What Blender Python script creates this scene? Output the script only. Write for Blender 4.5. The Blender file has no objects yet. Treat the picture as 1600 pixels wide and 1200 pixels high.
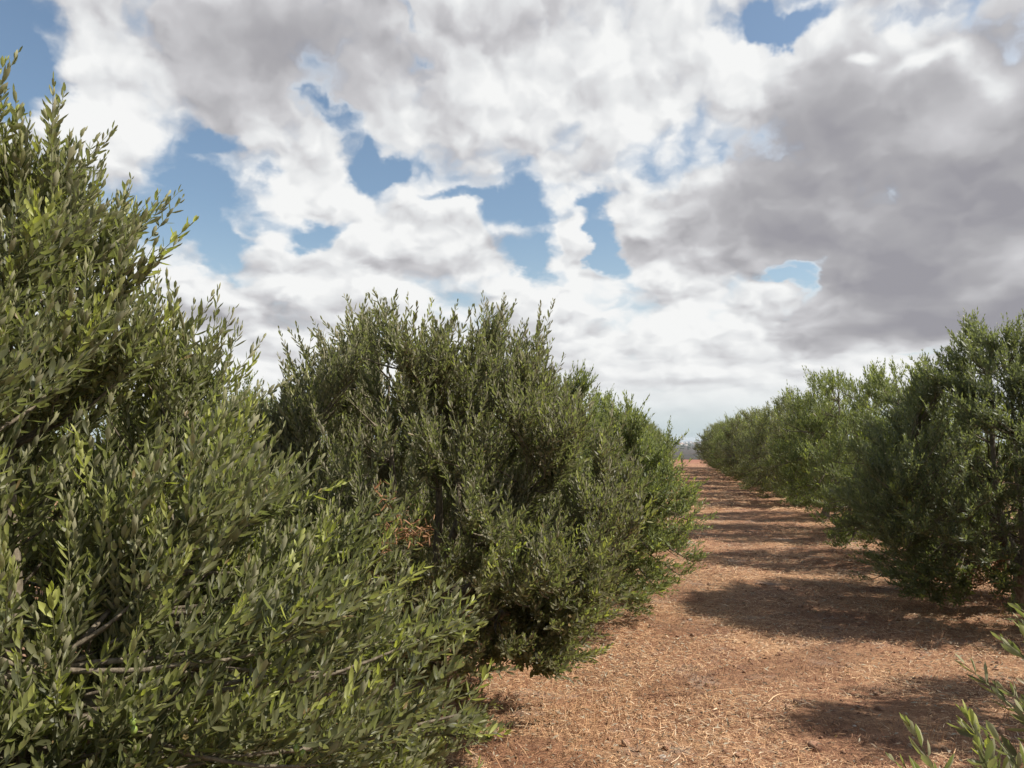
import bpy, math, random
import numpy as np
from math import radians as R

S = bpy.context.scene
COL = S.collection

# ------------------------------------------------------------------ camera
# world: +Y runs along the olive rows, +X to the right of the aisle, ground at z = 0
EYE = 1.60
FOC = 1200.0                      # focal length in photo pixels (1600 wide)
YAW = R(12.2); PITCH = R(4.05)
cam_d = bpy.data.cameras.new('camera'); cam = bpy.data.objects.new('camera', cam_d); COL.objects.link(cam)
cam_d.sensor_width = 36.0; cam_d.lens = 36.0 * FOC / 1600.0
cam_d.clip_start = 0.05; cam_d.clip_end = 60000
cam.location = (0, 0, EYE); cam.rotation_euler = (R(90) + PITCH, 0, YAW)
S.camera = cam

def pix_dir(px, py):
    x, y = (px - 800) / FOC, (600 - py) / FOC
    f = np.array([-math.sin(YAW) * math.cos(PITCH), math.cos(YAW) * math.cos(PITCH), math.sin(PITCH)])
    r = np.array([math.cos(YAW), math.sin(YAW), 0.0]); u = np.cross(r, f)
    d = f + x * r + y * u
    return d / np.linalg.norm(d)
def azel(px, py):
    d = pix_dir(px, py); return math.atan2(d[0], d[1]), math.asin(d[2])

# ------------------------------------------------------------------ exposure
S.view_settings.view_transform = 'Standard'; S.view_settings.look = 'None'
S.view_settings.exposure = 0.55; S.view_settings.gamma = 1.0
S.view_settings.use_curve_mapping = False
cy = S.cycles
cy.max_bounces = 6; cy.diffuse_bounces = 3; cy.glossy_bounces = 2; cy.transmission_bounces = 4
cy.transparent_max_bounces = 4; cy.volume_bounces = 0
cy.sample_clamp_indirect = 4.0
cy.use_denoising = True

# ------------------------------------------------------------------ sun
SUN_EL = R(45); SUN_AZ = R(84)      # azimuth measured from +Y towards +X
sun_d = bpy.data.lights.new('sun', 'SUN'); sun = bpy.data.objects.new('sun', sun_d); COL.objects.link(sun)
sun_d.energy = 5.0; sun_d.angle = R(0.55); sun_d.color = (1.0, 0.94, 0.85)
sdir = (math.sin(SUN_AZ) * math.cos(SUN_EL), math.cos(SUN_AZ) * math.cos(SUN_EL), math.sin(SUN_EL))
from mathutils import Vector
sun.rotation_euler = Vector(sdir).to_track_quat('Z', 'Y').to_euler()

# ------------------------------------------------------------------ node helper
class G:
    """small helper that writes maths into a node tree"""
    def __init__(s, nt): s.nt = nt
    def _in(s, sock, v):
        if v is None: return
        if hasattr(v, 'is_output'): s.nt.links.new(v, sock)
        else: sock.default_value = v
    def m(s, op, a, b=None, c=None, clamp=False):
        n = s.nt.nodes.new('ShaderNodeMath'); n.operation = op; n.use_clamp = clamp
        for k, v in enumerate((a, b, c)): s._in(n.inputs[k], v)
        return n.outputs[0]
    def v(s, op, a, b=None, c=None, scale=None):
        n = s.nt.nodes.new('ShaderNodeVectorMath'); n.operation = op
        for k, v in enumerate((a, b, c)):
            if v is not None: s._in(n.inputs[k], v)
        if scale is not None: s._in(n.inputs['Scale'], scale)
        return n.outputs['Value'] if op in ('LENGTH', 'DISTANCE', 'DOT_PRODUCT') else n.outputs['Vector']
    def ss(s, x, a, b, lo=0.0, hi=1.0, kind='SMOOTHSTEP'):
        n = s.nt.nodes.new('ShaderNodeMapRange'); n.interpolation_type = kind; n.clamp = True
        s._in(n.inputs['Value'], x)
        for k, v in (('From Min', a), ('From Max', b), ('To Min', lo), ('To Max', hi)): s._in(n.inputs[k], v)
        return n.outputs['Result']
    def noise(s, vec, scale, detail=4, rough=0.5, dist=0.0, lac=2.0, out='Fac', dim='3D', w=None):
        n = s.nt.nodes.new('ShaderNodeTexNoise'); n.noise_dimensions = dim
        if vec is not None: s._in(n.inputs['Vector'], vec)
        n.inputs['Scale'].default_value = scale; n.inputs['Detail'].default_value = detail
        n.inputs['Roughness'].default_value = rough; n.inputs['Distortion'].default_value = dist
        n.inputs['Lacunarity'].default_value = lac
        return n.outputs[out]
    def voro(s, vec, scale, feature='F1', out='Distance', rnd=1.0, detail=0.0, dim='2D'):
        n = s.nt.nodes.new('ShaderNodeTexVoronoi'); n.voronoi_dimensions = dim; n.feature = feature
        n.inputs['Detail'].default_value = detail; n.inputs['Roughness'].default_value = 0.55
        s._in(n.inputs['Vector'], vec); n.inputs['Scale'].default_value = scale
        n.inputs['Randomness'].default_value = rnd
        return n.outputs[out]
    def mix(s, f, a, b):
        n = s.nt.nodes.new('ShaderNodeMix'); n.data_type = 'RGBA'
        s._in(n.inputs[0], f)
        for k, v in ((6, a), (7, b)):
            if isinstance(v, tuple) and len(v) == 3: v = v + (1.0,)
            s._in(n.inputs[k], v)
        return n.outputs[2]
    def xyz(s, x, y, z):
        n = s.nt.nodes.new('ShaderNodeCombineXYZ')
        for k, v in enumerate((x, y, z)): s._in(n.inputs[k], v)
        return n.outputs[0]
    def sep(s, v):
        n = s.nt.nodes.new('ShaderNodeSeparateXYZ'); s.nt.links.new(v, n.inputs[0]); return n.outputs
    def ramp(s, f, stops, kind='LINEAR'):
        n = s.nt.nodes.new('ShaderNodeValToRGB'); s._in(n.inputs[0], f); cr = n.color_ramp; cr.interpolation = kind
        while len(cr.elements) < len(stops): cr.elements.new(0.5)
        for e, (p, c) in zip(cr.elements, stops): e.position = p; e.color = tuple(c) + (1.0,)
        return n.outputs[0]

# ------------------------------------------------------------------ sky
world = bpy.data.worlds.new('World'); S.world = world; world.use_nodes = True
world.cycles.sampling_method = 'MANUAL'; world.cycles.sample_map_resolution = 512
wt = world.node_tree; wt.nodes.clear(); g = G(wt)
wo = wt.nodes.new('ShaderNodeOutputWorld'); bg = wt.nodes.new('ShaderNodeBackground')
wt.links.new(bg.outputs[0], wo.inputs[0]); bg.inputs['Strength'].default_value = 0.070
skyn = wt.nodes.new('ShaderNodeTexSky'); skyn.sky_type = 'NISHITA'; skyn.sun_disc = False
skyn.sun_elevation = SUN_EL; skyn.sun_rotation = SUN_AZ
skyn.air_density = 1.0; skyn.dust_density = 1.2; skyn.ozone_density = 1.5
tc = wt.nodes.new('ShaderNodeTexCoord')
D = g.v('NORMALIZE', tc.outputs['Generated'])
dx, dy, dz = g.sep(D)
AZ = g.m('ARCTAN2', dx, dy); EL = g.m('ARCSINE', dz)
elp = g.m('MAXIMUM', EL, 0.0)
# clouds lie in a flat layer: they get flatter towards the horizon
CP = g.xyz(AZ, g.m('MULTIPLY', g.m('LOGARITHM', g.m('ADD', elp, 0.30), math.e), 0.85), 0.0)
w1 = g.v('SUBTRACT', g.noise(CP, 4.0, 2, 0.5, out='Color', dim='2D'), (0.5, 0.5, 0.5))
w2 = g.v('SUBTRACT', g.noise(CP, 15.0, 4, 0.55, out='Color', dim='2D'), (0.5, 0.5, 0.5))
P0 = g.xyz(AZ, EL, 0.0)
P = g.v('ADD', P0, g.v('ADD', g.v('SCALE', w1, scale=0.15), g.v('SCALE', w2, scale=0.07)))
PX = 1.0 / FOC
def blob(px, py, rx, ry, w, Pv=P, soft=0.25):
    a, e = azel(px, py)
    d = g.v('MULTIPLY', g.v('SUBTRACT', Pv, (a, e, 0)), (1 / (rx * PX), 1 / (ry * PX), 0))
    return g.m('MULTIPLY', g.ss(g.v('LENGTH', d), 1.35, soft), w)
def total(items, Pv=P, soft=0.25):
    acc = None
    for it in items:
        b = blob(*it, Pv=Pv, soft=soft); acc = b if acc is None else g.m('ADD', acc, b)
    return acc
HOLES = [(20, 60, 90, 115, 1.5), (545, 228, 42, 36, 1.0), (500, 205, 40, 22, .6), (590, 262, 34, 26, .9), (350, 240, 60, 22, .7), (270, 275, 30, 22, .5),
         (285, 325, 70, 48, 1.1), (355, 385, 60, 34, 1.1), (425, 335, 60, 24, .8), (495, 360, 45, 30, 1.0), (560, 285, 50, 26, .9),
         (652, 20, 16, 34, 1.1), (632, 75, 28, 22, .9), (805, 370, 52, 62, 1.3), (835, 435, 46, 28, 1.0), (715, 318, 70, 16, .9),
         (940, 400, 26, 52, 1.2), (930, 330, 40, 20, .7), (1225, 10, 80, 26, 1.5), (1240, 400, 40, 30, 1.5), (1282, 378, 26, 30, 1.2), (1262, 430, 50, 22, 1.1), (1275, 462, 40, 20, .7), (1225, 425, 30, 20, .9),
         (560, 490, 46, 14, .8), (480, 500, 30, 10, .5), (1465, 545, 80, 12, .8),
         (-300, 300, 150, 200, 1.2), (1950, 200, 120, 150, 1.0), (2200, 600, 150, 40, 1.0), (600, -350, 150, 120, 1.0), (1500, -300, 130, 120, 1.1)]
LUMPS = [(1450, 200, 200, 90, .4), (1300, 230, 90, 60, .4), (915, 265, 80, 50, .7), (895, 395, 26, 32, 1.1), (560, 410, 90, 50, .6), (430, 262, 70, 40, .5), (690, 380, 60, 50, .6), (170, 200, 60, 60, .5), (860, 485, 50, 34, .6),
         (215, 300, 36, 30, .5), (1450, 320, 260, 150, .8), (1480, 480, 220, 50, .6), (1320, 100, 150, 90, .5), (1150, 330, 120, 50, .5), (850, 130, 260, 130, .45), (400, 90, 230, 110, .5), (1060, 440, 110, 70, .5), (1100, 560, 500, 36, .25), (300, 520, 200, 60, .35)]
holes = total(HOLES); lumps = total(LUMPS)
CW = g.v('ADD', CP, g.v('SCALE', w2, scale=0.05))
CB = g.v('ADD', CP, g.v('ADD', g.v('SCALE', w1, scale=0.04), g.v('SCALE', w2, scale=0.050)))
def puffs(v): return g.voro(v, 8.0, 'SMOOTH_F1', detail=3.0)
f_low = g.noise(CP, 3.6, 3, 0.5, dim='2D')
f_hi = g.noise(CW, 10.0, 8, 0.60, dim='2D')
pf = puffs(CB)
dens = g.m('ADD', g.ss(EL, 0.30, 0.05, 0.86, 1.25), g.m('SUBTRACT', lumps, holes))
dens = g.m('ADD', dens, g.m('MULTIPLY', g.m('SUBTRACT', f_hi, 0.5), 1.5))
dens = g.m('ADD', dens, g.m('MULTIPLY', g.m('SUBTRACT', f_low, 0.5), 1.0))
dens = g.m('ADD', dens, g.m('MULTIPLY', g.m('SUBTRACT', 0.66, pf), 1.7))
cover = g.ss(dens, -0.30, 0.78)
# grey under-sides of the deep clouds
P2 = g.v('ADD', P0, g.v('ADD', g.v('SCALE', w1, scale=0.16), g.v('SCALE', w2, scale=0.02)))
DARK = [(470, 70, 260, 120, .62), (440, 160, 140, 80, .40), (720, 245, 190, 60, .30), (840, 40, 130, 60, .28), (1230, 260, 120, 90, .45),
        (1420, 260, 270, 160, .62), (1500, 330, 260, 160, .40), (1480, 400, 230, 90, .38), (1290, 110, 120, 80, .36), (1570, 130, 100, 130, .45), (1440, 490, 210, 34, .70), (1080, 410, 110, 50, .42), (1150, 335, 150, 40, .45), (1060, 482, 120, 24, .35),
        (908, 428, 28, 14, .5), (460, 458, 120, 20, .36), (660, 430, 90, 22, .34), (870, 548, 110, 16, .28), (1130, 592, 180, 14, .26), (330, 525, 130, 20, .32), (250, 262, 90, 40, .22),
        (1700, 500, 200, 60, .6), (1000, -200, 500, 120, .5), (-100, 450, 200, 60, .4), (1450, 45, 60, 40, -.4), (1420, 140, 60, 20, -.4), (1330, 110, 24, 12, -.5)]
dark = g.m('MULTIPLY', total(DARK, Pv=P2, soft=0.0), 0.84)
# relief: the field compared with itself a little towards the sun
rel = g.m('SUBTRACT', pf, puffs(g.v('ADD', CB, (0.012, 0.026, 0.0))))
CB2 = g.v('ADD', CP, g.v('SCALE', w2, scale=0.030))
def buds(v): return g.voro(v, 19.0, 'SMOOTH_F1', detail=1.0)
rel3 = g.m('SUBTRACT', buds(CB2), buds(g.v('ADD', CB2, (0.005, 0.012, 0.0))))
rel2 = g.m('SUBTRACT', g.noise(g.v('ADD', CP, (0.02, 0.06, 0)), 4.6, 2, 0.5, dim='2D'), g.noise(CP, 4.6, 2, 0.5, dim='2D'))
shade = g.m('ADD', g.m('ADD', g.m('MULTIPLY', rel, 0.85), g.m('MULTIPLY', rel3, 0.30)), g.m('MULTIPLY', rel2, 0.75))
shade = g.m('MULTIPLY', shade, g.ss(EL, 0.02, 0.16, 0.35, 1.0))
shade = g.m('MULTIPLY', shade, g.ss(EL, 0.25, 0.45, 1.0, 0.75))
shade = g.m('MULTIPLY', shade, g.ss(dark, 0.1, 0.6, 1.0, 0.45))
dk = g.m('ADD', g.m('MULTIPLY', dark, g.ss(dens, 0.15, 0.62)), g.m('ADD', shade, g.m('MULTIPLY', g.m('SUBTRACT', f_low, 0.5), 0.5)))
dk = g.m('ADD', dk, 0.10)
ccol = g.ramp(dk, [(0.0, (9.0, 9.05, 9.0)), (0.20, (7.6, 7.7, 7.8)), (0.45, (5.7, 5.65, 5.85)), (0.75, (4.0, 3.95, 4.15)), (1.0, (3.2, 3.15, 3.45))])
# Ramp colours are clamped in some builds, so scale afterwards
ccol = ccol
skyc = g.v('MULTIPLY', skyn.outputs[0], (1.45, 1.45, 1.35))
low = g.ss(EL, 0.0, 0.085, 1.0, 0.0)
far_c = (6.0, 6.7, 6.9)
cl = g.mix(g.m('MULTIPLY', low, 0.80), ccol, far_c)
skyb = g.mix(g.ss(EL, 0.0, 0.30, 0.75, 0.0), skyc, (5.4, 6.6, 7.2))
cover = g.m('MULTIPLY', cover, g.ss(EL, -0.01, 0.05, 0.2, 1.0))
# the cloud field ends overhead and behind: clear blue there
cover = g.m('MULTIPLY', cover, g.ss(EL, 0.68, 0.95, 1.0, 0.04))
cover = g.m('MULTIPLY', cover, g.ss(g.m('ABSOLUTE', g.m('ADD', AZ, YAW)), 0.85, 1.35, 1.0, 0.45))
final = g.mix(cover, skyb, cl)
wt.links.new(final, bg.inputs['Color'])
#ENDSKY

# ------------------------------------------------------------------ generic builders
def tag(o, label=None, cat=None, group=None, kind=None):
    if label: o['label'] = label
    if cat: o['category'] = cat
    if group: o['group'] = group
    if kind: o['kind'] = kind
    return o
def link(name, me, mat=None, parent=None, loc=None):
    o = bpy.data.objects.new(name, me); COL.objects.link(o)
    if mat is not None:
        for m_ in (mat if isinstance(mat, (list, tuple)) else [mat]): me.materials.append(m_)
    if parent is not None: o.parent = parent
    if loc is not None: o.location = loc
    return o
def empty(name, loc, rz=0.0):
    o = bpy.data.objects.new(name, None); COL.objects.link(o); o.location = loc; o.rotation_euler = (0, 0, rz)
    o.empty_display_size = 0.2
    return o
def mesh_np(name, V, loops, starts, attrs=None, smooth=False, matidx=None):
    me = bpy.data.meshes.new(name)
    V = np.ascontiguousarray(V, dtype=np.float32)
    loops = np.ascontiguousarray(loops, dtype=np.int32); starts = np.ascontiguousarray(starts, dtype=np.int32)
    me.vertices.add(len(V)); me.vertices.foreach_set('co', V.ravel())
    me.loops.add(len(loops)); me.loops.foreach_set('vertex_index', loops)
    me.polygons.add(len(starts)); me.polygons.foreach_set('loop_start', starts)
    if smooth: me.polygons.foreach_set('use_smooth', np.ones(len(starts), dtype=bool))
    if matidx is not None: me.polygons.foreach_set('material_index', np.ascontiguousarray(matidx, dtype=np.int32))
    for k, a in (attrs or {}).items():
        at = me.attributes.new(k, 'FLOAT', 'POINT'); at.data.foreach_set('value', np.ascontiguousarray(a, dtype=np.float32))
    me.update(calc_edges=True)
    return me
def instance_template(tv, tf, O, A, B, N, sx, sy, sz, attrs):
    """stamp a small template (verts along A, across B, height N) at every origin"""
    n, k = len(O), len(tv)
    tv = np.asarray(tv, float)
    V = (O[:, None] + A[:, None] * (tv[None, :, 0:1] * sx[:, None, None]) + B[:, None] * (tv[None, :, 1:2] * sy[:, None, None])
         + N[:, None] * (tv[None, :, 2:3] * sz[:, None, None])).reshape(-1, 3)
    fl = np.concatenate([np.array(f) for f in tf]); ln = np.array([len(f) for f in tf])
    loops = (np.arange(n)[:, None] * k + fl[None]).ravel()
    st0 = np.concatenate([[0], np.cumsum(ln)[:-1]])
    starts = (np.arange(n)[:, None] * len(fl) + st0[None]).ravel()
    at = {q: np.repeat(a, k) for q, a in attrs.items()}
    return V, loops, starts, at
def unit(v): return v / np.maximum(np.linalg.norm(v, axis=-1, keepdims=True), 1e-9)
def tubes(P, Rad, sides=5):
    """P (n,k,3) centre lines, Rad (n,k) radii -> verts, loops, starts of open quads with a pointed end"""
    n, k, _ = P.shape
    T = np.empty_like(P); T[:, 1:-1] = P[:, 2:] - P[:, :-2]; T[:, 0] = P[:, 1] - P[:, 0]; T[:, -1] = P[:, -1] - P[:, -2]
    T = unit(T)
    ref = np.zeros_like(T); ref[..., 0] = 1.0
    par = np.abs(T[..., 0]) > 0.9; ref[par] = (0, 1, 0)
    U = unit(np.cross(T, ref)); W = np.cross(T, U)
    a = np.arange(sides) * 2 * np.pi / sides
    V = P[:, :, None] + Rad[:, :, None, None] * (U[:, :, None] * np.cos(a)[None, None, :, None] + W[:, :, None] * np.sin(a)[None, None, :, None])
    base = (np.arange(n) * k * sides)[:, None, None]
    j = np.arange(k - 1)[None, :, None] * sides; s_ = np.arange(sides)[None, None, :]; s2 = (s_ + 1) % sides
    q = np.stack([base + j + s_, base + j + s2, base + j + sides + s2, base + j + sides + s_], -1).reshape(-1, 4)
    return V.reshape(-1, 3), q.ravel(), np.arange(len(q)) * 4
def join(parts):
    Vs, Ls, Ss, As = [], [], [], {}
    vo = lo = 0
    for p in parts:
        V, L, St = p[:3]; at = p[3] if len(p) > 3 else {}
        Vs.append(V); Ls.append(L + vo); Ss.append(St + lo); vo += len(V); lo += len(L)
        for k_, a in at.items(): As.setdefault(k_, []).append(a)
    return np.concatenate(Vs), np.concatenate(Ls), np.concatenate(Ss), {k_: np.concatenate(a) for k_, a in As.items()}

# ------------------------------------------------------------------ materials
def new_mat(name):
    m = bpy.data.materials.new(name); m.use_nodes = True; nt = m.node_tree; nt.nodes.clear()
    out = nt.nodes.new('ShaderNodeOutputMaterial'); b = nt.nodes.new('ShaderNodeBsdfPrincipled')
    nt.links.new(b.outputs[0], out.inputs[0]); return m, nt, G(nt), b, out
def attr(nt, name):
    n = nt.nodes.new('ShaderNodeAttribute'); n.attribute_name = name; return n.outputs['Fac']

def leaf_material(name, dark, mid, young, under, transl=0.42, rough=0.46):
    m, nt, g, b, out = new_mat(name)
    tint, yg = attr(nt, 'tint'), attr(nt, 'young')
    up = g.mix(tint, dark, mid); up = g.mix(yg, up, young)
    up = g.mix(g.ss(attr(nt, 'old'), .5, .6), up, (.24, .17, .08))
    geo = nt.nodes.new('ShaderNodeNewGeometry')
    un = g.mix(g.m('MULTIPLY', yg, 0.75), under, young)
    col = g.mix(geo.outputs['Backfacing'], up, un)
    nt.links.new(col, b.inputs['Base Color'])
    b.inputs['Roughness'].default_value = rough
    g._in(b.inputs['Roughness'], g.ss(geo.outputs['Backfacing'], 0, 1, rough, 0.75, 'LINEAR'))
    b.inputs['Specular IOR Level'].default_value = 0.36
    tr = nt.nodes.new('ShaderNodeBsdfTranslucent')
    tcol = g.mix(yg, (0.20, 0.24, 0.06), (0.44, 0.50, 0.06)); nt.links.new(tcol, tr.inputs['Color'])
    mx = nt.nodes.new('ShaderNodeMixShader'); mx.inputs[0].default_value = transl
    nt.links.new(b.outputs[0], mx.inputs[1]); nt.links.new(tr.outputs[0], mx.inputs[2]); nt.links.new(mx.outputs[0], out.inputs[0])
    return m
LEAF = leaf_material('olive_leaf', (0.050, 0.058, 0.030), (0.185, 0.184, 0.082), (0.40, 0.42, 0.11), (0.38, 0.36, 0.225))
LEAF_BROWNISH = leaf_material('olive_leaf_dull', (0.060, 0.058, 0.034), (0.200, 0.182, 0.098), (0.32, 0.31, 0.14), (0.37, 0.335, 0.235))
LEAF_GREEN = leaf_material('olive_leaf_fresh', (0.058, 0.078, 0.030), (0.195, 0.225, 0.070), (0.36, 0.42, 0.09), (0.30, 0.32, 0.16))
LEAF_DARK = leaf_material('olive_leaf_dark', (0.046, 0.058, 0.032), (0.145, 0.165, 0.078), (0.28, 0.31, 0.10), (0.27, 0.28, 0.18))
DEAD = leaf_material('dead_leaf', (0.11, 0.042, 0.018), (0.22, 0.085, 0.036), (0.28, 0.14, 0.06), (0.24, 0.12, 0.06), 0.12, 0.8)
def bark_material(name, c0, c1, sc):
    m, nt, g, b, out = new_mat(name)
    t = nt.nodes.new('ShaderNodeTexCoord'); v = g.v('MULTIPLY', t.outputs['Object'], (1, 1, .35))
    f = g.noise(v, sc, 6, 0.65)
    nt.links.new(g.mix(g.ss(f, .35, .65), c0, c1), b.inputs['Base Color']); b.inputs['Roughness'].default_value = 0.9
    bp = nt.nodes.new('ShaderNodeBump'); bp.inputs['Strength'].default_value = 0.6; bp.inputs['Distance'].default_value = 0.01
    nt.links.new(f, bp.inputs['Height']); nt.links.new(bp.outputs[0], b.inputs['Normal'])
    return m
BARK = bark_material('olive_bark', (0.11, 0.085, 0.06), (0.26, 0.22, 0.17), 40)
TWIG = bark_material('olive_twig', (0.09, 0.07, 0.045), (0.20, 0.165, 0.115), 60)
STEM = bark_material('green_stem', (0.13, 0.14, 0.06), (0.26, 0.25, 0.13), 60)
m_, nt, g, b, out = new_mat('green_olive'); FRUIT = m_
nt.links.new(g.mix(attr(nt, 'tint'), (0.12, 0.18, 0.03), (0.24, 0.30, 0.07)), b.inputs['Base Color']); b.inputs['Roughness'].default_value = 0.35

# ------------------------------------------------------------------ olive tree
LEAF_FINE = ([(0, 0, 0), (.32, .0, -.08), (.70, 0, -.02), (1, 0, .10), (.34, .40, .02), (.72, .46, .07), (.34, -.40, .02), (.72, -.46, .07)],
             [(0, 1, 4), (0, 6, 1), (1, 2, 5, 4), (1, 6, 7, 2), (2, 3, 5), (2, 7, 3)])
LEAF_COARSE = ([(0, 0, 0), (.5, .5, .06), (1, 0, .06), (.5, -.5, .06)], [(0, 2, 1), (0, 3, 2)])

def crown_radius(h, th, prof, lob):
    """outline of the crown: profile over height, uneven round the trunk"""
    hs, rs = zip(*prof)
    r = np.interp(h, hs, rs)
    a = np.zeros_like(th)
    for k, (f, ph, fh, am) in enumerate(lob): a += am * np.sin(f * th + ph + fh * h)
    return r * (1 + a)

def grow_tree(seed, prof, n_branch, shoots_per, leaf_len, fine, node_gap=0.017, shoot_len=(0.12, 0.30), young=0.14,
              trunk_r=0.075, fork=0.45, upright=1.0, fruit=0, fruit_rz=0.0, extra=None, stem=True, leaf_w=0.27):
    rng = np.random.default_rng(seed)
    top = prof[-1][0]; bot = prof[0][0]
    lob = [(f, rng.uniform(0, 6.28), rng.uniform(-2, 2), am) for f, am in ((2, .07), (3, .09), (5, .08), (7, .05))]
    # trunk
    nt_ = 8; tz = np.linspace(-0.06, fork, nt_)
    tp = np.stack([0.05 * np.sin(tz * 5 + rng.uniform(0, 6)), 0.05 * np.cos(tz * 4 + rng.uniform(0, 6)), tz], -1); tp[:, :2] -= tp[0, :2]
    tr = trunk_r * np.interp(tz, [-.06, 0.06, fork], [1.7, 1.15, 0.95])
    wood = [tubes(tp[None], tr[None], 9)]
    # limbs
    nl = 9; limbs = []
    for i in range(nl):
        th = i * 6.283 / nl + rng.uniform(-.25, .25); kind = i % 3
        hh = top * (0.88, 0.62, 0.42)[kind]; rr = crown_radius(np.array([hh]), np.array([th]), prof, lob)[0] * (0.30, 0.62, 0.72)[kind]
        p0 = tp[-1] - (0, 0, 0.06 * kind); p3 = np.array([rr * math.cos(th), rr * math.sin(th), hh])
        p1 = p0 + np.array([math.cos(th) * .18, math.sin(th) * .18, .20]); p2 = p0 * .35 + p3 * .65 + np.array([math.cos(th) * .10, math.sin(th) * .10, -.12])
        t = np.linspace(0, 1, 12)[:, None]
        c = (1 - t) ** 3 * p0 + 3 * t * (1 - t) ** 2 * p1 + 3 * t * t * (1 - t) * p2 + t ** 3 * p3
        c += np.cumsum(rng.normal(0, .012, c.shape), 0) * (t > .05)
        limbs.append(c)
    limbs = np.array(limbs)
    wood.append(tubes(limbs, np.tile(np.linspace(trunk_r * .55, .007, 12), (nl, 1)), 6))
    lp = limbs[:, 2:].reshape(-1, 3)
    # branch ends spread through the crown, most of them near its outside
    n = n_branch
    h = bot + (top - bot) * rng.beta(0.95, 1.05, n * 3)
    rmax = np.interp(h, *zip(*prof)); keep = rng.uniform(0, max(r for _, r in prof), n * 3) < rmax + .12
    h = h[keep][:n]; n = len(h); th = rng.uniform(0, 6.283, n)
    rf = 0.32 + 0.60 * rng.uniform(0, 1, n) ** 0.5
    rr = crown_radius(h, th, prof, lob) * rf
    E = np.stack([rr * np.cos(th), rr * np.sin(th), h * 0.97 - 0.02], -1)
    if extra is not None: E = np.concatenate([E, np.array(extra, float)]); n = len(E)
    d = np.linalg.norm(E[:, None] - lp[None] - np.array([0, 0, .22]), axis=2); A0 = lp[np.argmin(d, 1)]
    t = np.linspace(0, 1, 8)[None, :, None]
    outd = unit(E * (1, 1, 0))
    mid = A0 * .45 + E * .55 + outd * 0.06 - np.array([0, 0, 0.10]) * (1 - E[:, 2:3] / top)
    BR = (1 - t) ** 2 * A0[:, None] + 2 * t * (1 - t) * mid[:, None] + t * t * E[:, None]
    BR = BR + np.cumsum(rng.normal(0, .006, BR.shape), 1)
    blen = np.linalg.norm(E - A0, axis=1)
    brad = np.clip(0.004 + 0.006 * blen, .004, .012)
    wood.append(tubes(BR, brad[:, None] * np.linspace(1, .35, 8)[None], 5))
    # shoots
    cnt = rng.poisson(shoots_per, n) + 3
    bi = np.repeat(np.arange(n), cnt); m = len(bi)
    u = 1 - rng.uniform(0, 1, m) ** 1.3 * 0.75; u[np.concatenate([[0], np.cumsum(cnt)[:-1]])] = 1.0
    f = u * 7; i0 = np.minimum(f.astype(int), 6); fr = (f - i0)[:, None]
    SP = BR[bi, i0] * (1 - fr) + BR[bi, i0 + 1] * fr
    bd = unit(BR[bi, 7] - BR[bi, 4])
    o = unit(SP * (1, 1, 0)); hz = (SP[:, 2] / top)[:, None]
    rnd = unit(rng.normal(0, 1, (m, 3)))
    SD = unit(bd * 0.50 + o * (0.75 - 0.55 * hz) + np.array([0, 0, 1.0]) * upright * (0.60 + 0.42 * hz) + rnd * 0.62)
    low = (SP[:, 2] < bot + .35); SD[low] = unit(SD[low] * (1, 1, .55) - np.array([0, 0, .10]))
    bl = rng.uniform(0.75, 1.15, n)[bi]
    SL = rng.uniform(*shoot_len, m) * bl * (1 + 0.22 * hz[:, 0] * (rng.uniform(0, 1, m) > .7))
    bend = unit(rng.normal(0, 1, (m, 3)) + np.array([0, 0, 1.2]))
    k = 5; tt = np.linspace(0, 1, k)
    SH = SP[:, None] + SD[:, None] * (tt[None, :, None] * SL[:, None, None]) + bend[:, None] * (tt[None, :, None] ** 2 * SL[:, None, None] * 0.16)
    parts_stem = tubes(SH, np.full((m, 1), 0.0016 if fine else .0022) * np.linspace(1.15, .45, k)[None], 3) if stem else None
    # leaves, in opposite pairs
    nn = np.maximum((SL / node_gap).astype(int), 4)
    si = np.repeat(np.arange(m), nn); first = np.concatenate([[0], np.cumsum(nn)[:-1]])
    node = np.arange(len(si)) - np.repeat(first, nn)
    tn = (node + 0.9) / nn[si]
    L0 = SP[si] + SD[si] * (tn * SL[si])[:, None] + bend[si] * (tn ** 2 * SL[si] * .16)[:, None]
    AX = unit(SD[si] + bend[si] * (0.32 * tn)[:, None])
    ref = unit(np.cross(AX, np.array([0.31, 0.77, 0.55]))); ref2 = np.cross(AX, ref)
    ph = node * (math.pi / 2) + rng.uniform(0, 6.28, m)[si] + rng.normal(0, .45, len(si))
    side = ref * np.cos(ph)[:, None] + ref2 * np.sin(ph)[:, None]
    O = np.concatenate([L0, L0]); AX = np.concatenate([AX, AX]); side = np.concatenate([side, -side]); tn = np.concatenate([tn, tn]); si = np.concatenate([si, si])
    drop = rng.uniform(0, 1, len(O)) > 0.10 + .25 * (1 - tn); O, AX, side, tn, si = O[drop], AX[drop], side[drop], tn[drop], si[drop]
    q = len(O)
    al = np.radians(np.interp(tn, [0, .7, 1], [62, 48, 22]) + rng.normal(0, 15, q))[:, None]
    LD = unit(AX * np.cos(al) + side * np.sin(al) + np.array([0, 0, 0.25]))
    LN = unit(AX * np.sin(al) - side * np.cos(al) + rng.normal(0, .22, (q, 3)) + np.array([0, 0, .25])); LB = unit(np.cross(LN, LD)); LN = np.cross(LD, LB)
    ll = leaf_len * rng.uniform(.62, 1.18, q) * np.interp(tn, [0, .2, .75, 1], [.8, 1, 1, .55])
    lw = ll * leaf_w * rng.uniform(.8, 1.2, q) / 0.94
    yg_s = (rng.uniform(0, 1, m) < young) * rng.uniform(.35, 1.0, m)
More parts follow.
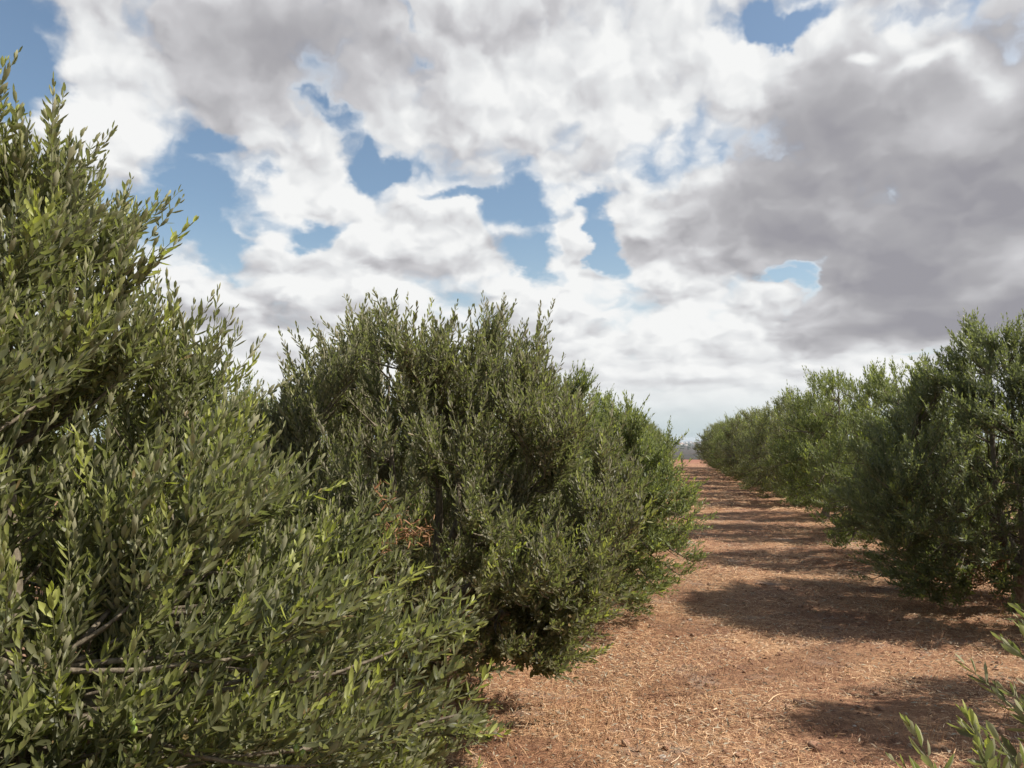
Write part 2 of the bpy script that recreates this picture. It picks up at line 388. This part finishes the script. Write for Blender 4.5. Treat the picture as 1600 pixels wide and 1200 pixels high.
    yg = np.clip(yg_s[si] * np.interp(tn, [.2, .8], [.15, 1.0]) + 0.16 * (tn > .85), 0, 1)
    tint = np.clip(rng.uniform(0, 1, m)[si] * .55 + rng.uniform(0, .5, q) + 0.12 * (O[:, 2] / top - .5), 0, 1)
    tpl = LEAF_FINE if fine else LEAF_COARSE
    lv = instance_template(tpl[0], tpl[1], O, LD, LB, LN, ll, lw, ll * rng.uniform(.4, 1.5, q), {'tint': tint, 'young': yg, 'old': (rng.uniform(0, 1, q) < .012 + .03 * (tn < .2)).astype(float)})
    fr = None
    if fruit:
        face = (O @ np.array([math.cos(-.97 - fruit_rz), math.sin(-.97 - fruit_rz), 0.0])) > 0.75
        pick = rng.choice(np.nonzero((tn > .1) & (tn < .75) & face & (O[:, 2] < top * .62))[0], fruit // 2, replace=False)
        fr = np.concatenate([O[pick] + side[pick] * .010 - (0, 0, .012), O[pick] - side[pick] * .010 - (0, 0, .014)])
    return dict(leaves=lv, wood=wood, stems=parts_stem, fruit=fr, nleaf=q)

def balls(C, r, rng, stretch=1.3):
    th = np.linspace(0, 2 * np.pi, 7)[:-1]; rows = [(0, 0, 1)]
    for z in (.6, -.1, -.7): rows += [(math.sqrt(1 - z * z) * math.cos(a), math.sqrt(1 - z * z) * math.sin(a), z) for a in th]
    rows += [(0, 0, -1)]; tv = rows; fs = []
    for j in range(6):
        k = (j + 1) % 6
        fs.append((0, 1 + j, 1 + k)); fs.append((1 + j, 7 + j, 7 + k, 1 + k)); fs.append((7 + j, 13 + j, 13 + k, 7 + k)); fs.append((13 + j, 19, 13 + k))
    n = len(C); e = np.eye(3)
    return instance_template(tv, fs, C, np.tile(e[0], (n, 1)), np.tile(e[1], (n, 1)), np.tile(e[2], (n, 1)), r, r, r * stretch, {'tint': rng.uniform(0, 1, n)})

fv, fl_, fs_, fa_ = balls(np.zeros((1, 3)), np.array([.0075]), np.random.default_rng(1)); OLIVE = mesh_np('olive', fv, fl_, fs_, fa_, smooth=True); OLIVE.materials.append(FRUIT)
def tree_meshes(seed, **kw):
    t = grow_tree(seed, **kw)
    ps = [t['leaves']]; nl_ = len(t['leaves'][2]); n_all = nl_
    if t['stems'] is not None:
        V, L, St = t['stems']; z = np.zeros(len(V)); ps.append((V, L, St, {'tint': z, 'young': z, 'old': z})); n_all += len(St)
    V, L, St, A = join(ps); mi = np.zeros(n_all, int); mi[nl_:] = 1
    ms = {'crown': mesh_np('crown', V, L, St, A, matidx=mi)}
    V, L, St, _ = join(t['wood']); n0 = len(t['wood'][0][2]); mi = np.ones(len(St), int); mi[:n0] = 0
    ms['trunk'] = mesh_np('trunk', V, L, St, smooth=True, matidx=mi); ms['trunk'].materials.append(BARK); ms['trunk'].materials.append(TWIG)
    ms['fruit'] = t['fruit']
    return ms
def plant_tree(ms, x, y, rz, leafmat, label, group, scale=(1, 1, 1), z=0.0):
    r = empty('olive_tree', (x, y, z), rz); r.scale = scale
    tag(r, label, 'olive tree', group)
    for k_ in ('trunk', 'crown'):
        o = bpy.data.objects.new(k_, ms[k_]); COL.objects.link(o); o.parent = r
        if k_ == 'crown':
            if not ms[k_].materials: ms[k_].materials.append(leafmat); ms[k_].materials.append(STEM)
            o.material_slots[0].link = 'OBJECT'; o.material_slots[0].material = leafmat
    if ms['fruit'] is not None:
        for p in ms['fruit']:
            o = bpy.data.objects.new('olive', OLIVE); COL.objects.link(o); o.parent = r; o.location = p
    return r

# ------------------------------------------------------------------ the orchard
LU, RU, STEP = -1.42, 2.95, 2.9
GL = 'olive trees of the left row'; GR = 'olive trees of the right row'; GO = 'olive trees of the outer rows'
P_FULL = [(.28, 1.0), (.6, 1.40), (1.0, 1.45), (1.5, 1.25), (1.9, .95), (2.2, .60)]
near_left = tree_meshes(11, prof=[(.32, 1.10), (.60, 1.42), (.9, 1.40), (1.25, 1.14), (1.55, .84), (1.85, .62), (2.15, .46), (2.44, .27)], n_branch=560, shoots_per=13,
                        leaf_len=.050, leaf_w=.275, node_gap=.0175, fine=True, young=.22, fruit=60, fruit_rz=.45)
plant_tree(near_left, -2.02, 1.80, 0.45, LEAF, 'nearest olive tree, filling the left edge, with large leaves and bright tips', GL)
second = tree_meshes(23, prof=[(.38, .90), (.65, 1.15), (1.0, 1.32), (1.3, 1.25), (1.6, 1.02), (1.9, .86), (2.15, .70), (2.28, .35)], n_branch=560, shoots_per=13,
                     leaf_len=.050, leaf_w=.27, node_gap=.018, fine=True, young=.07, fruit=96, fruit_rz=.9, upright=1.2)
plant_tree(second, LU - .08, 4.40, 0.9, LEAF_BROWNISH, 'second olive tree of the left row, dull grey green, with a rust brown withered patch', GL)
third = tree_meshes(31, prof=[(.14, 1.15), (.4, 1.50), (1.0, 1.52), (1.5, 1.20), (1.8, .95), (2.05, .50)], n_branch=560, shoots_per=14,
                    leaf_len=.052, fine=False, young=.16, shoot_len=(.09, .25))
plant_tree(third, LU + .02, 7.10, 1.0, LEAF_GREEN, 'third olive tree of the left row, its dark low twigs hanging beside the path', GL, (1.04, 1.04, 1.03))
r_near = tree_meshes(41, prof=[(.18, 1.10), (.5, 1.45), (1.0, 1.58), (1.45, 1.42), (1.85, 1.05), (2.25, .75), (2.55, .42)], n_branch=700, shoots_per=14,
                     leaf_len=.052, fine=False, young=.08, shoot_len=(.09, .25))
plant_tree(r_near, RU + .12, 8.00, 2.0, LEAF_DARK, 'big dark olive tree at the right edge, its skirt nearly on the ground', GR, (1.08, 1.08, 1.05))
variants = [tree_meshes(50 + i, prof=p, n_branch=460, shoots_per=10, leaf_len=.060, fine=False, young=.16, node_gap=.024, leaf_w=.28, stem=False, shoot_len=(.08, .23))
            for i, p in enumerate([P_FULL, [(.16, 1.1), (.6, 1.45), (1.1, 1.48), (1.6, 1.18), (1.95, .85), (2.25, .50)],
                                   [(.16, 1.15), (.6, 1.5), (.95, 1.45), (1.5, 1.25), (1.9, 1.0), (2.15, .65)]])]
ORD = ['first', 'second', 'third', 'fourth', 'fifth', 'sixth', 'seventh', 'eighth', 'ninth', 'tenth', 'eleventh', 'twelfth', 'thirteenth', 'fourteenth', 'fifteenth']
rg = random.Random(5)
mats3 = [LEAF_GREEN, LEAF, LEAF_BROWNISH]
for i in range(3, 15):
    v = 1.3 + STEP * i
    s_ = 0.97 + rg.uniform(-.10, .08); w_ = rg.uniform(.90, 1.04)
    plant_tree(variants[rg.randrange(3)], LU - .008 * v + rg.uniform(-.10, .04), v + rg.uniform(-.15, .15), rg.uniform(0, 6.28), mats3[(0, 2, 1, 0, 2, 0, 1, 2, 0, 1, 2, 0)[i - 3]],
               '%s olive tree of the left row, counted away from the camera' % ORD[i], GL, (w_ * 1.05, w_ * 1.05, s_ * 1.04))
for i in range(0, 12):
    v = 8.15 + STEP * (i + 1)
    s_ = (1.08, 1.20, 1.05, 1.16, 1.02, 1.12, 1.04, 1.10, 1.0, 1.08, 1.03, 1.06)[i]; w_ = (.84, .98, .84, .94, .86, .96, .88, .94, .90, .98, .96, 1.0)[i]
    plant_tree(variants[(i + 1) % 3 if i != 1 else 0], RU - .014 * (v - 8) + rg.uniform(-.07, .07), v + rg.uniform(-.15, .15), rg.uniform(0, 6.28), (LEAF_GREEN, LEAF_GREEN, LEAF_BROWNISH, LEAF, LEAF_DARK, LEAF_BROWNISH)[i % 6],
               '%s olive tree behind the big dark one of the right row' % ORD[i], GR, (w_ * 1.08, w_ * 1.08, s_ * 1.05))
# the two right hand trees nearer than the big one stand mostly beyond the edge of the photo
small = tree_meshes(61, prof=[(.25, .80), (.6, 1.05), (1.2, 1.05), (1.7, .85), (2.1, .6), (2.4, .25)], n_branch=220, shoots_per=13, leaf_len=.052, fine=False, young=.12)
plant_tree(small, 3.35, 4.92, 0.5, LEAF, 'slimmer olive tree of the right row beside the bottom right shadow', GR)
ex = []
# low branches that reach into the lower right corner: aim points in world space relative to the tree
def at_pix(px, py, depth):
    """point on the view ray of a photo pixel, at the given depth"""
    d = pix_dir(px, py); f = np.array([-math.sin(YAW), math.cos(YAW), 0]); return np.array([0, 0, EYE]) + d * (depth / (d @ f))
for px, py, dp in ((1690, 1190, 1.35), (1540, 1340, 1.25), (1630, 1310, 1.25), (1690, 1090, 1.4), (1715, 1010, 1.45), (1660, 1240, 1.3), (1680, 1140, 1.5)):
    p = at_pix(px, py, dp); ex.append((p[0] - 2.60, p[1] - 1.30, p[2]))
corner = tree_meshes(71, prof=[(.30, 1.0), (.6, 1.40), (1.1, 1.45), (1.5, 1.22), (2.0, .95), (2.4, .5)], n_branch=260, shoots_per=12, leaf_len=.047, fine=True, young=.12, extra=ex, shoot_len=(.09, .22))
plant_tree(corner, 2.60, 1.30, 0.0, LEAF, 'nearest olive tree on the right, only its leafy twigs in the lower right corner', GR)
# outer rows, seen over and between the crowns
for k, (u, v) in enumerate(((-6.0, 6.0), (-6.0, 9.0), (-6.0, 12.0), (-6.0, 15.0))):
    plant_tree(variants[k % 3], u, v, k * 1.3, LEAF_GREEN, '%s olive tree of the outer row on the left, behind the near crowns' % ORD[k], GO, (1, 1, 1.05))

# ------------------------------------------------------------------ ground
m_, nt, g, b, out = new_mat('soil'); SOIL = m_
t = nt.nodes.new('ShaderNodeTexCoord'); O_ = t.outputs['Object']
n1 = g.noise(O_, .9, 4, .6); n2 = g.noise(O_, 9, 6, .65); n3 = g.noise(O_, 70, 5, .7)
c = g.ramp(g.m('ADD', g.m('MULTIPLY', n2, .55), g.m('MULTIPLY', n3, .5)), [(.36, (.070, .028, .014)), (.50, (.23, .098, .046)), (.62, (.36, .190, .100)), (.76, (.50, .32, .19))])
c = g.mix(g.m('MULTIPLY', g.ss(n1, .45, .62), .5), c, (.42, .24, .12))
c = g.mix(g.m('MULTIPLY', g.ss(g.noise(O_, 2.3, 5, .65), .52, .66), .55), c, (.13, .060, .036))
c = g.mix(g.m('MULTIPLY', g.ss(g.noise(g.v('ADD', O_, (7, 3, 0)), 1.6, 5, .65), .56, .68), .5), c, (.34, .29, .25))
sx, sy, sz = g.sep(O_)
streak = g.noise(g.v('MULTIPLY', g.v('ADD', O_, g.v('SCALE', g.noise(O_, 3, 2, .5, out='Color'), scale=.6)), (1, 1, 1)), 130, 3, .8)
c = g.mix(g.ss(streak, .56, .64), c, (.52, .33, .18))
far = g.ss(sy, 42, 60)
red = g.mix(g.noise(O_, .15, 5, .6), (.20, .075, .042), (.30, .125, .07))
c = g.mix(far, c, red)
# ploughed and scrubby fields further down the slope
fld = g.noise(g.v('MULTIPLY', O_, (.006, .012, 1)), 1.0, 6, .6)
fields = g.ramp(fld, [(.35, (.020, .020, .014)), (.47, (.034, .024, .020)), (.53, (.055, .038, .030)), (.60, (.024, .026, .017)), (.7, (.085, .062, .046))], 'CONSTANT')
c = g.mix(g.ss(g.m('ADD', sy, g.m('MULTIPLY', g.noise(O_, .12, 4, .6), 30)), 78, 86), c, fields)
nt.links.new(c, b.inputs['Base Color']); b.inputs['Roughness'].default_value = .95
bp = nt.nodes.new('ShaderNodeBump'); bp.inputs['Strength'].default_value = .8; bp.inputs['Distance'].default_value = .012
nt.links.new(g.m('ADD', n3, g.m('MULTIPLY', streak, .7)), bp.inputs['Height']); nt.links.new(bp.outputs[0], b.inputs['Normal'])

def ground_z(x, y):
    d = np.maximum(np.asarray(y, float), np.abs(x) * .55)
    z = np.interp(d, [0, 40, 62, 110, 300, 800, 2000, 5000, 9000], [0, 0, -.05, -1.3, -5.2, -11, -20, -30, -46])
    near = np.exp(-(np.hypot(x, y) / 50.0) ** 4)
    z = z + near * (0.022 * np.sin(x * 1.7 + .6 * np.sin(y * .9)) * np.cos(y * 1.3) + .012 * np.sin(x * 5.1 + y * 1.1) * np.sin(y * 4.3 - x))
    return z
ys = np.unique(np.concatenate([-np.geomspace(.3, 60, 20), np.arange(0, 14, .14), np.geomspace(14, 60, 60), np.geomspace(60, 9000, 70)]))
xs = np.concatenate([-np.geomspace(8, 9000, 34)[::-1], np.arange(-7.9, 7.9, .16), np.geomspace(8, 9000, 34)])
X, Y = np.meshgrid(xs, ys); Z = ground_z(X, Y)
nx, ny = len(xs), len(ys); idx = np.arange(nx * ny).reshape(ny, nx)
q = np.stack([idx[:-1, :-1], idx[:-1, 1:], idx[1:, 1:], idx[1:, :-1]], -1).reshape(-1, 4)
ground = link('ground', mesh_np('ground', np.stack([X, Y, Z], -1).reshape(-1, 3), q.ravel(), np.arange(len(q)) * 4, smooth=True), SOIL)
tag(ground, kind='structure')
# sea to the horizon
m_, nt, g, b, out = new_mat('sea_water'); b.inputs['Base Color'].default_value = (.06, .12, .17, 1); b.inputs['Roughness'].default_value = .25
seam = mesh_np('sea', [(-40000, 6500, -40), (40000, 6500, -40), (40000, 42000, -40), (-40000, 42000, -40)], [0, 1, 2, 3], [0])
tag(link('sea', seam, m_), kind='structure')

# ------------------------------------------------------------------ straw litter on the soil
def straw_material(name, stops):
    m, nt, g, b, out = new_mat(name)
    nt.links.new(g.ramp(attr(nt, 'tint'), stops), b.inputs['Base Color']); b.inputs['Roughness'].default_value = .8
    return m
STRAW = straw_material('straw', [(0, (.11, .045, .022)), (.28, (.30, .145, .072)), (.55, (.54, .315, .155)), (.82, (.68, .46, .265)), (1, (.76, .61, .44))])
rng = np.random.default_rng(3)
def straw(n, x0, x1, y0, y1, l0, l1, w, lift, power=1.0):
    y = y0 + (y1 - y0) * rng.uniform(0, 1, n) ** power; x = rng.uniform(x0, x1, n)
    # pieces gather in drifts
    keep = (np.sin(x * 2.1 + 1.3 * np.sin(y * 1.1)) * np.cos(y * 1.7 + x) * .5 + .5 + rng.uniform(-.5, .6, n)) > .25
    x, y = x[keep], y[keep]; n = len(x)
    a = rng.uniform(0, 6.283, n); L = l0 + (l1 - l0) * rng.beta(1.0, 5, n); pitch = rng.normal(0, lift, n)
    d = np.stack([np.cos(a) * np.cos(pitch), np.sin(a) * np.cos(pitch), np.sin(pitch)], -1)
    bdir = np.stack([-np.sin(a), np.cos(a), rng.normal(0, .25, n)], -1); bdir = unit(bdir); nn = np.cross(d, bdir)
    o = np.stack([x, y, ground_z(x, y) + .004 + rng.uniform(0, .022, n) + np.abs(np.sin(pitch)) * L * .5], -1)
    tpl = [(-.5, .5, 0), (-.5, -.5, 0), (-.17, .5, 1), (-.17, -.5, 1), (.17, .5, .9), (.17, -.5, .9), (.5, .3, 0), (.5, -.3, 0)]
    bend = rng.normal(0, .035, n) * L; cz = rng.uniform(.0, .06, n) * L
    V, Lp, St, At = instance_template(tpl, [(0, 1, 3, 2), (2, 3, 5, 4), (4, 5, 7, 6)], o, d, bdir, nn, L, w * rng.uniform(.5, 1.4, n), cz, {'tint': np.clip(rng.beta(2.2, 2.0, n), 0, 1)})
    V = V.reshape(n, 8, 3); V[:, 2:6] += bdir[:, None] * bend[:, None, None]
    return V.reshape(-1, 3), Lp, St, At
parts = [straw(260000, -1.6, 5.6, 3.2, 9.5, .015, .13, .0024, .16, 1.25), straw(20000, -4.0, 2.0, .5, 4.0, .03, .20, .0034, .10), straw(60000, -1.2, 6.5, 9.0, 20, .04, .20, .0045, .08, 1.3), straw(30000, -1, 4.5, 18, 40, .1, .4, .012, .06),
         straw(220, -.8, 5.0, 3.3, 9, .15, .45, .005, .06)]
tw = straw(900, -1.2, 5.2, 3.3, 11, .08, .34, .0042, .08); tw[3]['tint'] *= .22; parts.append(tw)
pale = straw(1100, -1.2, 5.2, 3.3, 10, .03, .14, .0050, .10); pale[3]['tint'] = 1 - pale[3]['tint'] * .15; parts.append(pale)
parts = [(V_, L_, S_, {'tint': np.clip(A_['tint'] - .42 * (np.sin(V_[:, 0] * 3.1 + 2 * np.sin(V_[:, 1] * 1.7)) * np.cos(V_[:, 1] * 2.3 - V_[:, 0] * 1.1) > .45), 0, 1)}) for V_, L_, S_, A_ in parts]
V, L, St, A = join(parts)
tag(link('straw_litter', mesh_np('straw_litter', V, L, St, A), STRAW), 'dry orange brown straw and grass cuttings scattered over the red soil of the path', 'straw', kind='stuff')
# fallen olive leaves, thickest under the crowns
n = 26000; x = np.concatenate([rng.normal(-.6, .8, n // 2), rng.normal(2.6, .9, n // 2)]); y = rng.uniform(.5, 16, n); a = rng.uniform(0, 6.283, n)
d = unit(np.stack([np.cos(a), np.sin(a), rng.normal(0, .25, n)], -1)); bb = unit(np.cross(np.stack([rng.normal(0, .4, n), rng.normal(0, .4, n), np.ones(n)], -1), d)); l = rng.uniform(.025, .05, n)
V, L, St, A = instance_template(LEAF_COARSE[0], LEAF_COARSE[1], np.stack([x, y, ground_z(x, y) + .014 + rng.uniform(0, .012, n)], -1), d, bb, np.cross(d, bb), l, l * .24, l * 1.5, {'tint': rng.uniform(0, 1, n), 'young': rng.uniform(0, 1, n)})
LITTER = leaf_material('fallen_leaf', (0.09, 0.055, 0.035), (0.26, 0.19, 0.12), (0.38, 0.33, 0.24), (0.40, 0.36, 0.29), 0.05, 0.8)
tag(link('leaf_litter', mesh_np('leaf_litter', V, L, St, A), LITTER), 'fallen brown and grey olive leaves lying on the soil under the trees', 'fallen leaves', kind='stuff')
# thin dry grass still standing, thicker along the foot of the trees
def blades(n, cx, cy, rx, ry, h0, h1):
    x = cx + rng.normal(0, rx, n); y = cy + rng.normal(0, ry, n)
    tilt = unit(np.stack([rng.normal(0, .5, n), rng.normal(0, .5, n), np.ones(n)], -1)); a = rng.uniform(0, 6.283, n)
    bd = unit(np.cross(tilt, np.stack([np.cos(a), np.sin(a), np.zeros(n)], -1))); nn = np.cross(tilt, bd)
    h = rng.uniform(h0, h1, n)
    tpl = [(0, .5, 0), (0, -.5, 0), (.5, .4, .10), (.5, -.4, .10), (1, 0, .42)]
    return instance_template(tpl, [(0, 1, 3, 2), (2, 3, 4)], np.stack([x, y, ground_z(x, y) - .005], -1), tilt, bd, nn, h, np.full(n, .0028), h * .8, {'tint': np.clip(rng.beta(2, 2.5, n), 0, 1)})
gp = [blades(420, -.50, 4.5, .28, .25, .04, .16), blades(350, -.2, 5.0, .5, .5, .04, .14), blades(260, 2.45, 5.2, .35, .25, .05, .22), blades(220, 1.6, 4.5, .35, .15, .04, .14), blades(300, 3.0, 6.6, .8, .4, .05, .18),
      blades(260, 1.0, 7.0, 1.6, 2.2, .02, .06), blades(120, .9, 5.6, .18, .14, .03, .10), blades(90, .1, 5.5, .12, .12, .03, .12), blades(80, 2.0, 5.0, .12, .08, .05, .16), blades(300, 1.6, 14, .8, 4, .04, .14), blades(1200, 0.2, 40, 2.5, 3, .1, .45)]
for i in range(9): gp.append(blades(160, 2.9, 8 + STEP * i, .7, .4, .05, .2))
V, L, St, A = join(gp)
tag(link('dry_grass', mesh_np('dry_grass', V, L, St, A), STRAW), 'thin brown dry grass standing at the feet of the olive trees', 'grass', kind='stuff')

# dead brown leafy twigs caught in crowns: parts of their tree
def dead_clump(parent_xy, rz, c, n, r, parent):
    P = np.array(c) - np.array([parent_xy[0], parent_xy[1], 0]); ca, sa = math.cos(-rz), math.sin(-rz)
    P = np.array([P[0] * ca - P[1] * sa, P[0] * sa + P[1] * ca, P[2]])
    cc = rng.normal(0, 1, (9, 3)) * np.array([1.5, 1.2, 1.3]) * r; k_ = rng.integers(0, 9, n)
    o = P + cc[k_] + rng.normal(0, 1, (n, 3)) * r * rng.uniform(.25, .7, 9)[k_][:, None]; d = unit(rng.normal(0, 1, (n, 3)) + (0, 0, -.3)); bb = unit(np.cross(d, rng.normal(0, 1, (n, 3)))); nn = np.cross(d, bb)
    l = rng.uniform(.03, .055, n)
    V, L, St, A = instance_template(LEAF_FINE[0], LEAF_FINE[1], o, d, bb, nn, l, l * .16, l, {'tint': rng.uniform(0, 1, n), 'young': rng.uniform(0, .6, n)})
    p = link('dead_leaves', mesh_np('dead_leaves', V, L, St, A), DEAD, parent); p['label'] = 'withered rust brown leaves'
trees = [o for o in COL.objects if o.name.startswith('olive_tree')]
dead_clump((LU - .08, 4.40), .9, at_pix(628, 832, 3.12), 110, .034, trees[1])
dead_clump((LU - .08, 4.40), .9, at_pix(602, 785, 3.15), 24, .02, trees[1])
dead_clump((RU + .12, 8.00), 2.0, at_pix(1520, 885, 6.6), 260, .11, trees[3])

# ------------------------------------------------------------------ stones
m_, nt, g, b, out = new_mat('pale_stone'); STONE = m_
t = nt.nodes.new('ShaderNodeTexCoord'); nt.links.new(g.mix(g.noise(t.outputs['Object'], 60, 5, .6), (.36, .30, .24), (.62, .55, .47)), b.inputs['Base Color']); b.inputs['Roughness'].default_value = .9
def stone(px, py, size, label, seed):
    d = pix_dir(px, py); k = EYE / -d[2]; x, y = d[0] * k, d[1] * k
    import bmesh
    bm = bmesh.new(); bmesh.ops.create_icosphere(bm, subdivisions=2, radius=1); r_ = random.Random(seed)
    f = [(r_.uniform(-1, 1), r_.uniform(-1, 1), r_.uniform(-1, 1)) for _ in range(7)]
    for v in bm.verts:
        for a in f:
            dd = v.co.dot(Vector(a).normalized())
            if dd > .55: v.co -= Vector(a).normalized() * (dd - .55) * .8
        v.co = Vector((v.co.x * size, v.co.y * size * .7, v.co.z * size * .42))
    me = bpy.data.meshes.new('stone'); bm.to_mesh(me); bm.free()
    o = link('stone', me, STONE, loc=(x, y, float(ground_z(x, y)) + size * .22)); o.rotation_euler = (0, 0, r_.uniform(0, 6))
    tag(o, label, 'stone', 'small pale stones lying on the path')
stone(1186, 1018, .022, 'pale stone lying alone in the sunlit straw left of the big tree shadow', 1)
stone(1335, 1140, .014, 'small stone at the near edge of the sunlit straw patch, above the bottom right shadow', 2)
stone(1078, 967, .026, 'flat pale stone on the straw beside the hanging twigs of the third left tree', 3)
stone(1035, 1185, .022, 'pale stone at the bottom of the photo, in bright straw', 4)

# loose crumbs of soil: nobody could count them
n = 2600; x = rng.uniform(-1.2, 5.0, n); y = 3.3 + 9 * rng.uniform(0, 1, n) ** 1.4; r = rng.gamma(2.0, .0032, n) + .003
V, L, St, A = balls(np.stack([x, y, ground_z(x, y) + r * .3], -1), r, rng, .7); V = V + rng.normal(0, .22, V.shape) * np.repeat(r, 20)[:, None]
CL = bark_material('soil_crumb', (.17, .08, .045), (.36, .21, .13), 30)
tag(link('soil_crumbs', mesh_np('soil_crumbs', V, L, St), CL), 'loose crumbs of dry red soil among the straw', 'soil', kind='stuff')

# ------------------------------------------------------------------ fence at the end of the path
m_, nt, g, b, out = new_mat('weathered_post'); b.inputs['Base Color'].default_value = (.10, .055, .04, 1); b.inputs['Roughness'].default_value = .9; POST = m_
m_, nt, g, b, out = new_mat('fence_wire'); b.inputs['Base Color'].default_value = (.22, .18, .16, 1); b.inputs['Metallic'].default_value = .6; b.inputs['Roughness'].default_value = .6; WIRE = m_
fx, fy = 1.02 - .0, 38.0
p = at_pix(1066, 735, 38.5); fx, fy = p[0], p[1]
fence = empty('wire_fence', (fx, fy, 0)); tag(fence, 'low wire fence on thin dark posts across the far end of the path', 'fence')
for k in range(-3, 4):
    P_ = np.array([[(k * 2.2, 0, -.1), (k * 2.2 + .01, 0, .3), (k * 2.2, 0, .62), (k * 2.2, 0, .625)]]); V, L, St = tubes(P_, np.array([[.030, .028, .026, .001]]), 7)
    link('fence_post', mesh_np('fence_post', V, L, St, smooth=True), POST, fence)
for hz_ in (.2, .38, .56):
    xx = np.linspace(-6.6, 6.6, 25); P_ = np.stack([xx, np.full(25, -.03), hz_ - .02 * np.abs(np.sin(xx * 1.43))], -1)[None]
    V, L, St = tubes(P_, np.full((1, 25), .003), 3); link('wire', mesh_np('wire', V, L, St), WIRE, fence)

# ------------------------------------------------------------------ the plain with its town, far behind
m_, nt, g, b, out = new_mat('whitewash'); b.inputs['Base Color'].default_value = (.72, .69, .64, 1); b.inputs['Roughness'].default_value = .8; WHITE = m_
m_, nt, g, b, out = new_mat('roof_tile'); b.inputs['Base Color'].default_value = (.34, .20, .15, 1); b.inputs['Roughness'].default_value = .85; ROOF = m_
m_, nt, g, b, out = new_mat('dark_opening'); b.inputs['Base Color'].default_value = (.05, .05, .06, 1); b.inputs['Roughness'].default_value = .4; DARKM = m_
def box(x0, x1, y0, y1, z0, z1):
    V = [(x0, y0, z0), (x1, y0, z0), (x1, y1, z0), (x0, y1, z0), (x0, y0, z1), (x1, y0, z1), (x1, y1, z1), (x0, y1, z1)]
    F = [0, 3, 2, 1, 4, 5, 6, 7, 0, 1, 5, 4, 1, 2, 6, 5, 2, 3, 7, 6, 3, 0, 4, 7]
    return np.array(V, float), np.array(F), np.arange(6) * 4
def house_meshes(w, d_, h, st):
    V, L, St, _ = join([box(-w / 2, w / 2, -d_ / 2, d_ / 2, -2, h)]); wall = mesh_np('wall', V, L, St); wall.materials.append(WHITE)
    a = 0.5; rv = [(-w / 2 - a, -d_ / 2 - a, h + .003), (w / 2 + a, -d_ / 2 - a, h + .003), (w / 2 + a, d_ / 2 + a, h + .003), (-w / 2 - a, d_ / 2 + a, h + .003), (-w / 2 - a, 0, h + d_ * .18), (w / 2 + a, 0, h + d_ * .18)]
    roof = mesh_np('roof', np.array(rv), [0, 1, 5, 4, 2, 3, 4, 5, 0, 4, 3, 1, 2, 5, 3, 2, 1, 0], [0, 4, 8, 11, 14]); roof.materials.append(ROOF)
    return dict(wall=wall, roof=roof)
HM = [house_meshes(11, 8, 6, 2), house_meshes(16, 9, 8.5, 3), house_meshes(20, 10, 4, 1)]
rh = random.Random(9)
gapaz = [azel(px, 690)[0] for px in (1040, 1096)]
for k in range(34):
    dist = rh.choice([2600, 3000, 3500, 4000, 4500, 5000]) + rh.uniform(-150, 150); az = gapaz[0] + (gapaz[1] - gapaz[0]) * rh.random()
    x, y = dist * math.sin(az), dist * math.cos(az); r = empty('town_house', (x, y, float(ground_z(x, y))), rh.uniform(-.6, .6)); s_ = rh.uniform(.7, 1.25); r.scale = (s_, s_, s_)
    tag(r, 'small whitewashed house of the hazy far town between the two rows', 'house', 'houses of the far town')
    for nm, me in HM[k % 3].items():
        o = bpy.data.objects.new(nm, me); COL.objects.link(o); o.parent = r
m_, nt, g, b, out = new_mat('far_foliage'); b.inputs['Base Color'].default_value = (.035, .05, .022, 1); b.inputs['Roughness'].default_value = .9; FARF = m_
# scrub and groves of the plain, too many and small to count
n = 5000; az = rng.uniform(-.25, .75, n); ds = np.exp(rng.uniform(math.log(700), math.log(6000), n)); x, y = ds * np.sin(az), ds * np.cos(az)
rb = np.random.default_rng(8).uniform(.8, 2.6, n) * np.clip(ds / 1500, .6, 1.8)
keepm = (np.sin(ds * .013 + az * 40) + rng.normal(0, .5, n)) > .2; x, y, rb = x[keepm], y[keepm], rb[keepm]; n = len(x)
V, L, St, A = balls(np.stack([x, y, ground_z(x, y) + rb * .3], -1), rb, rng, .8)
V = V + rng.normal(0, .12, V.shape) * np.repeat(rb, 20)[:, None]
tag(link('scrubland', mesh_np('scrubland', V, L, St), FARF), 'dark bushes and groves dotted over the far plain', 'bushes', kind='stuff')

# ------------------------------------------------------------------ the air
m_ = bpy.data.materials.new('haze'); m_.use_nodes = True; nt = m_.node_tree; nt.nodes.clear()
out = nt.nodes.new('ShaderNodeOutputMaterial'); pv = nt.nodes.new('ShaderNodeVolumePrincipled')
pv.inputs['Color'].default_value = (.80, .88, .95, 1); pv.inputs['Density'].default_value = 9e-5; pv.inputs['Anisotropy'].default_value = .2
nt.links.new(pv.outputs[0], out.inputs['Volume'])
V, L, St = box(-43000, 43000, -43000, 43000, -60, 14)
tag(link('haze', mesh_np('haze', V, L, St), m_), kind='stuff')
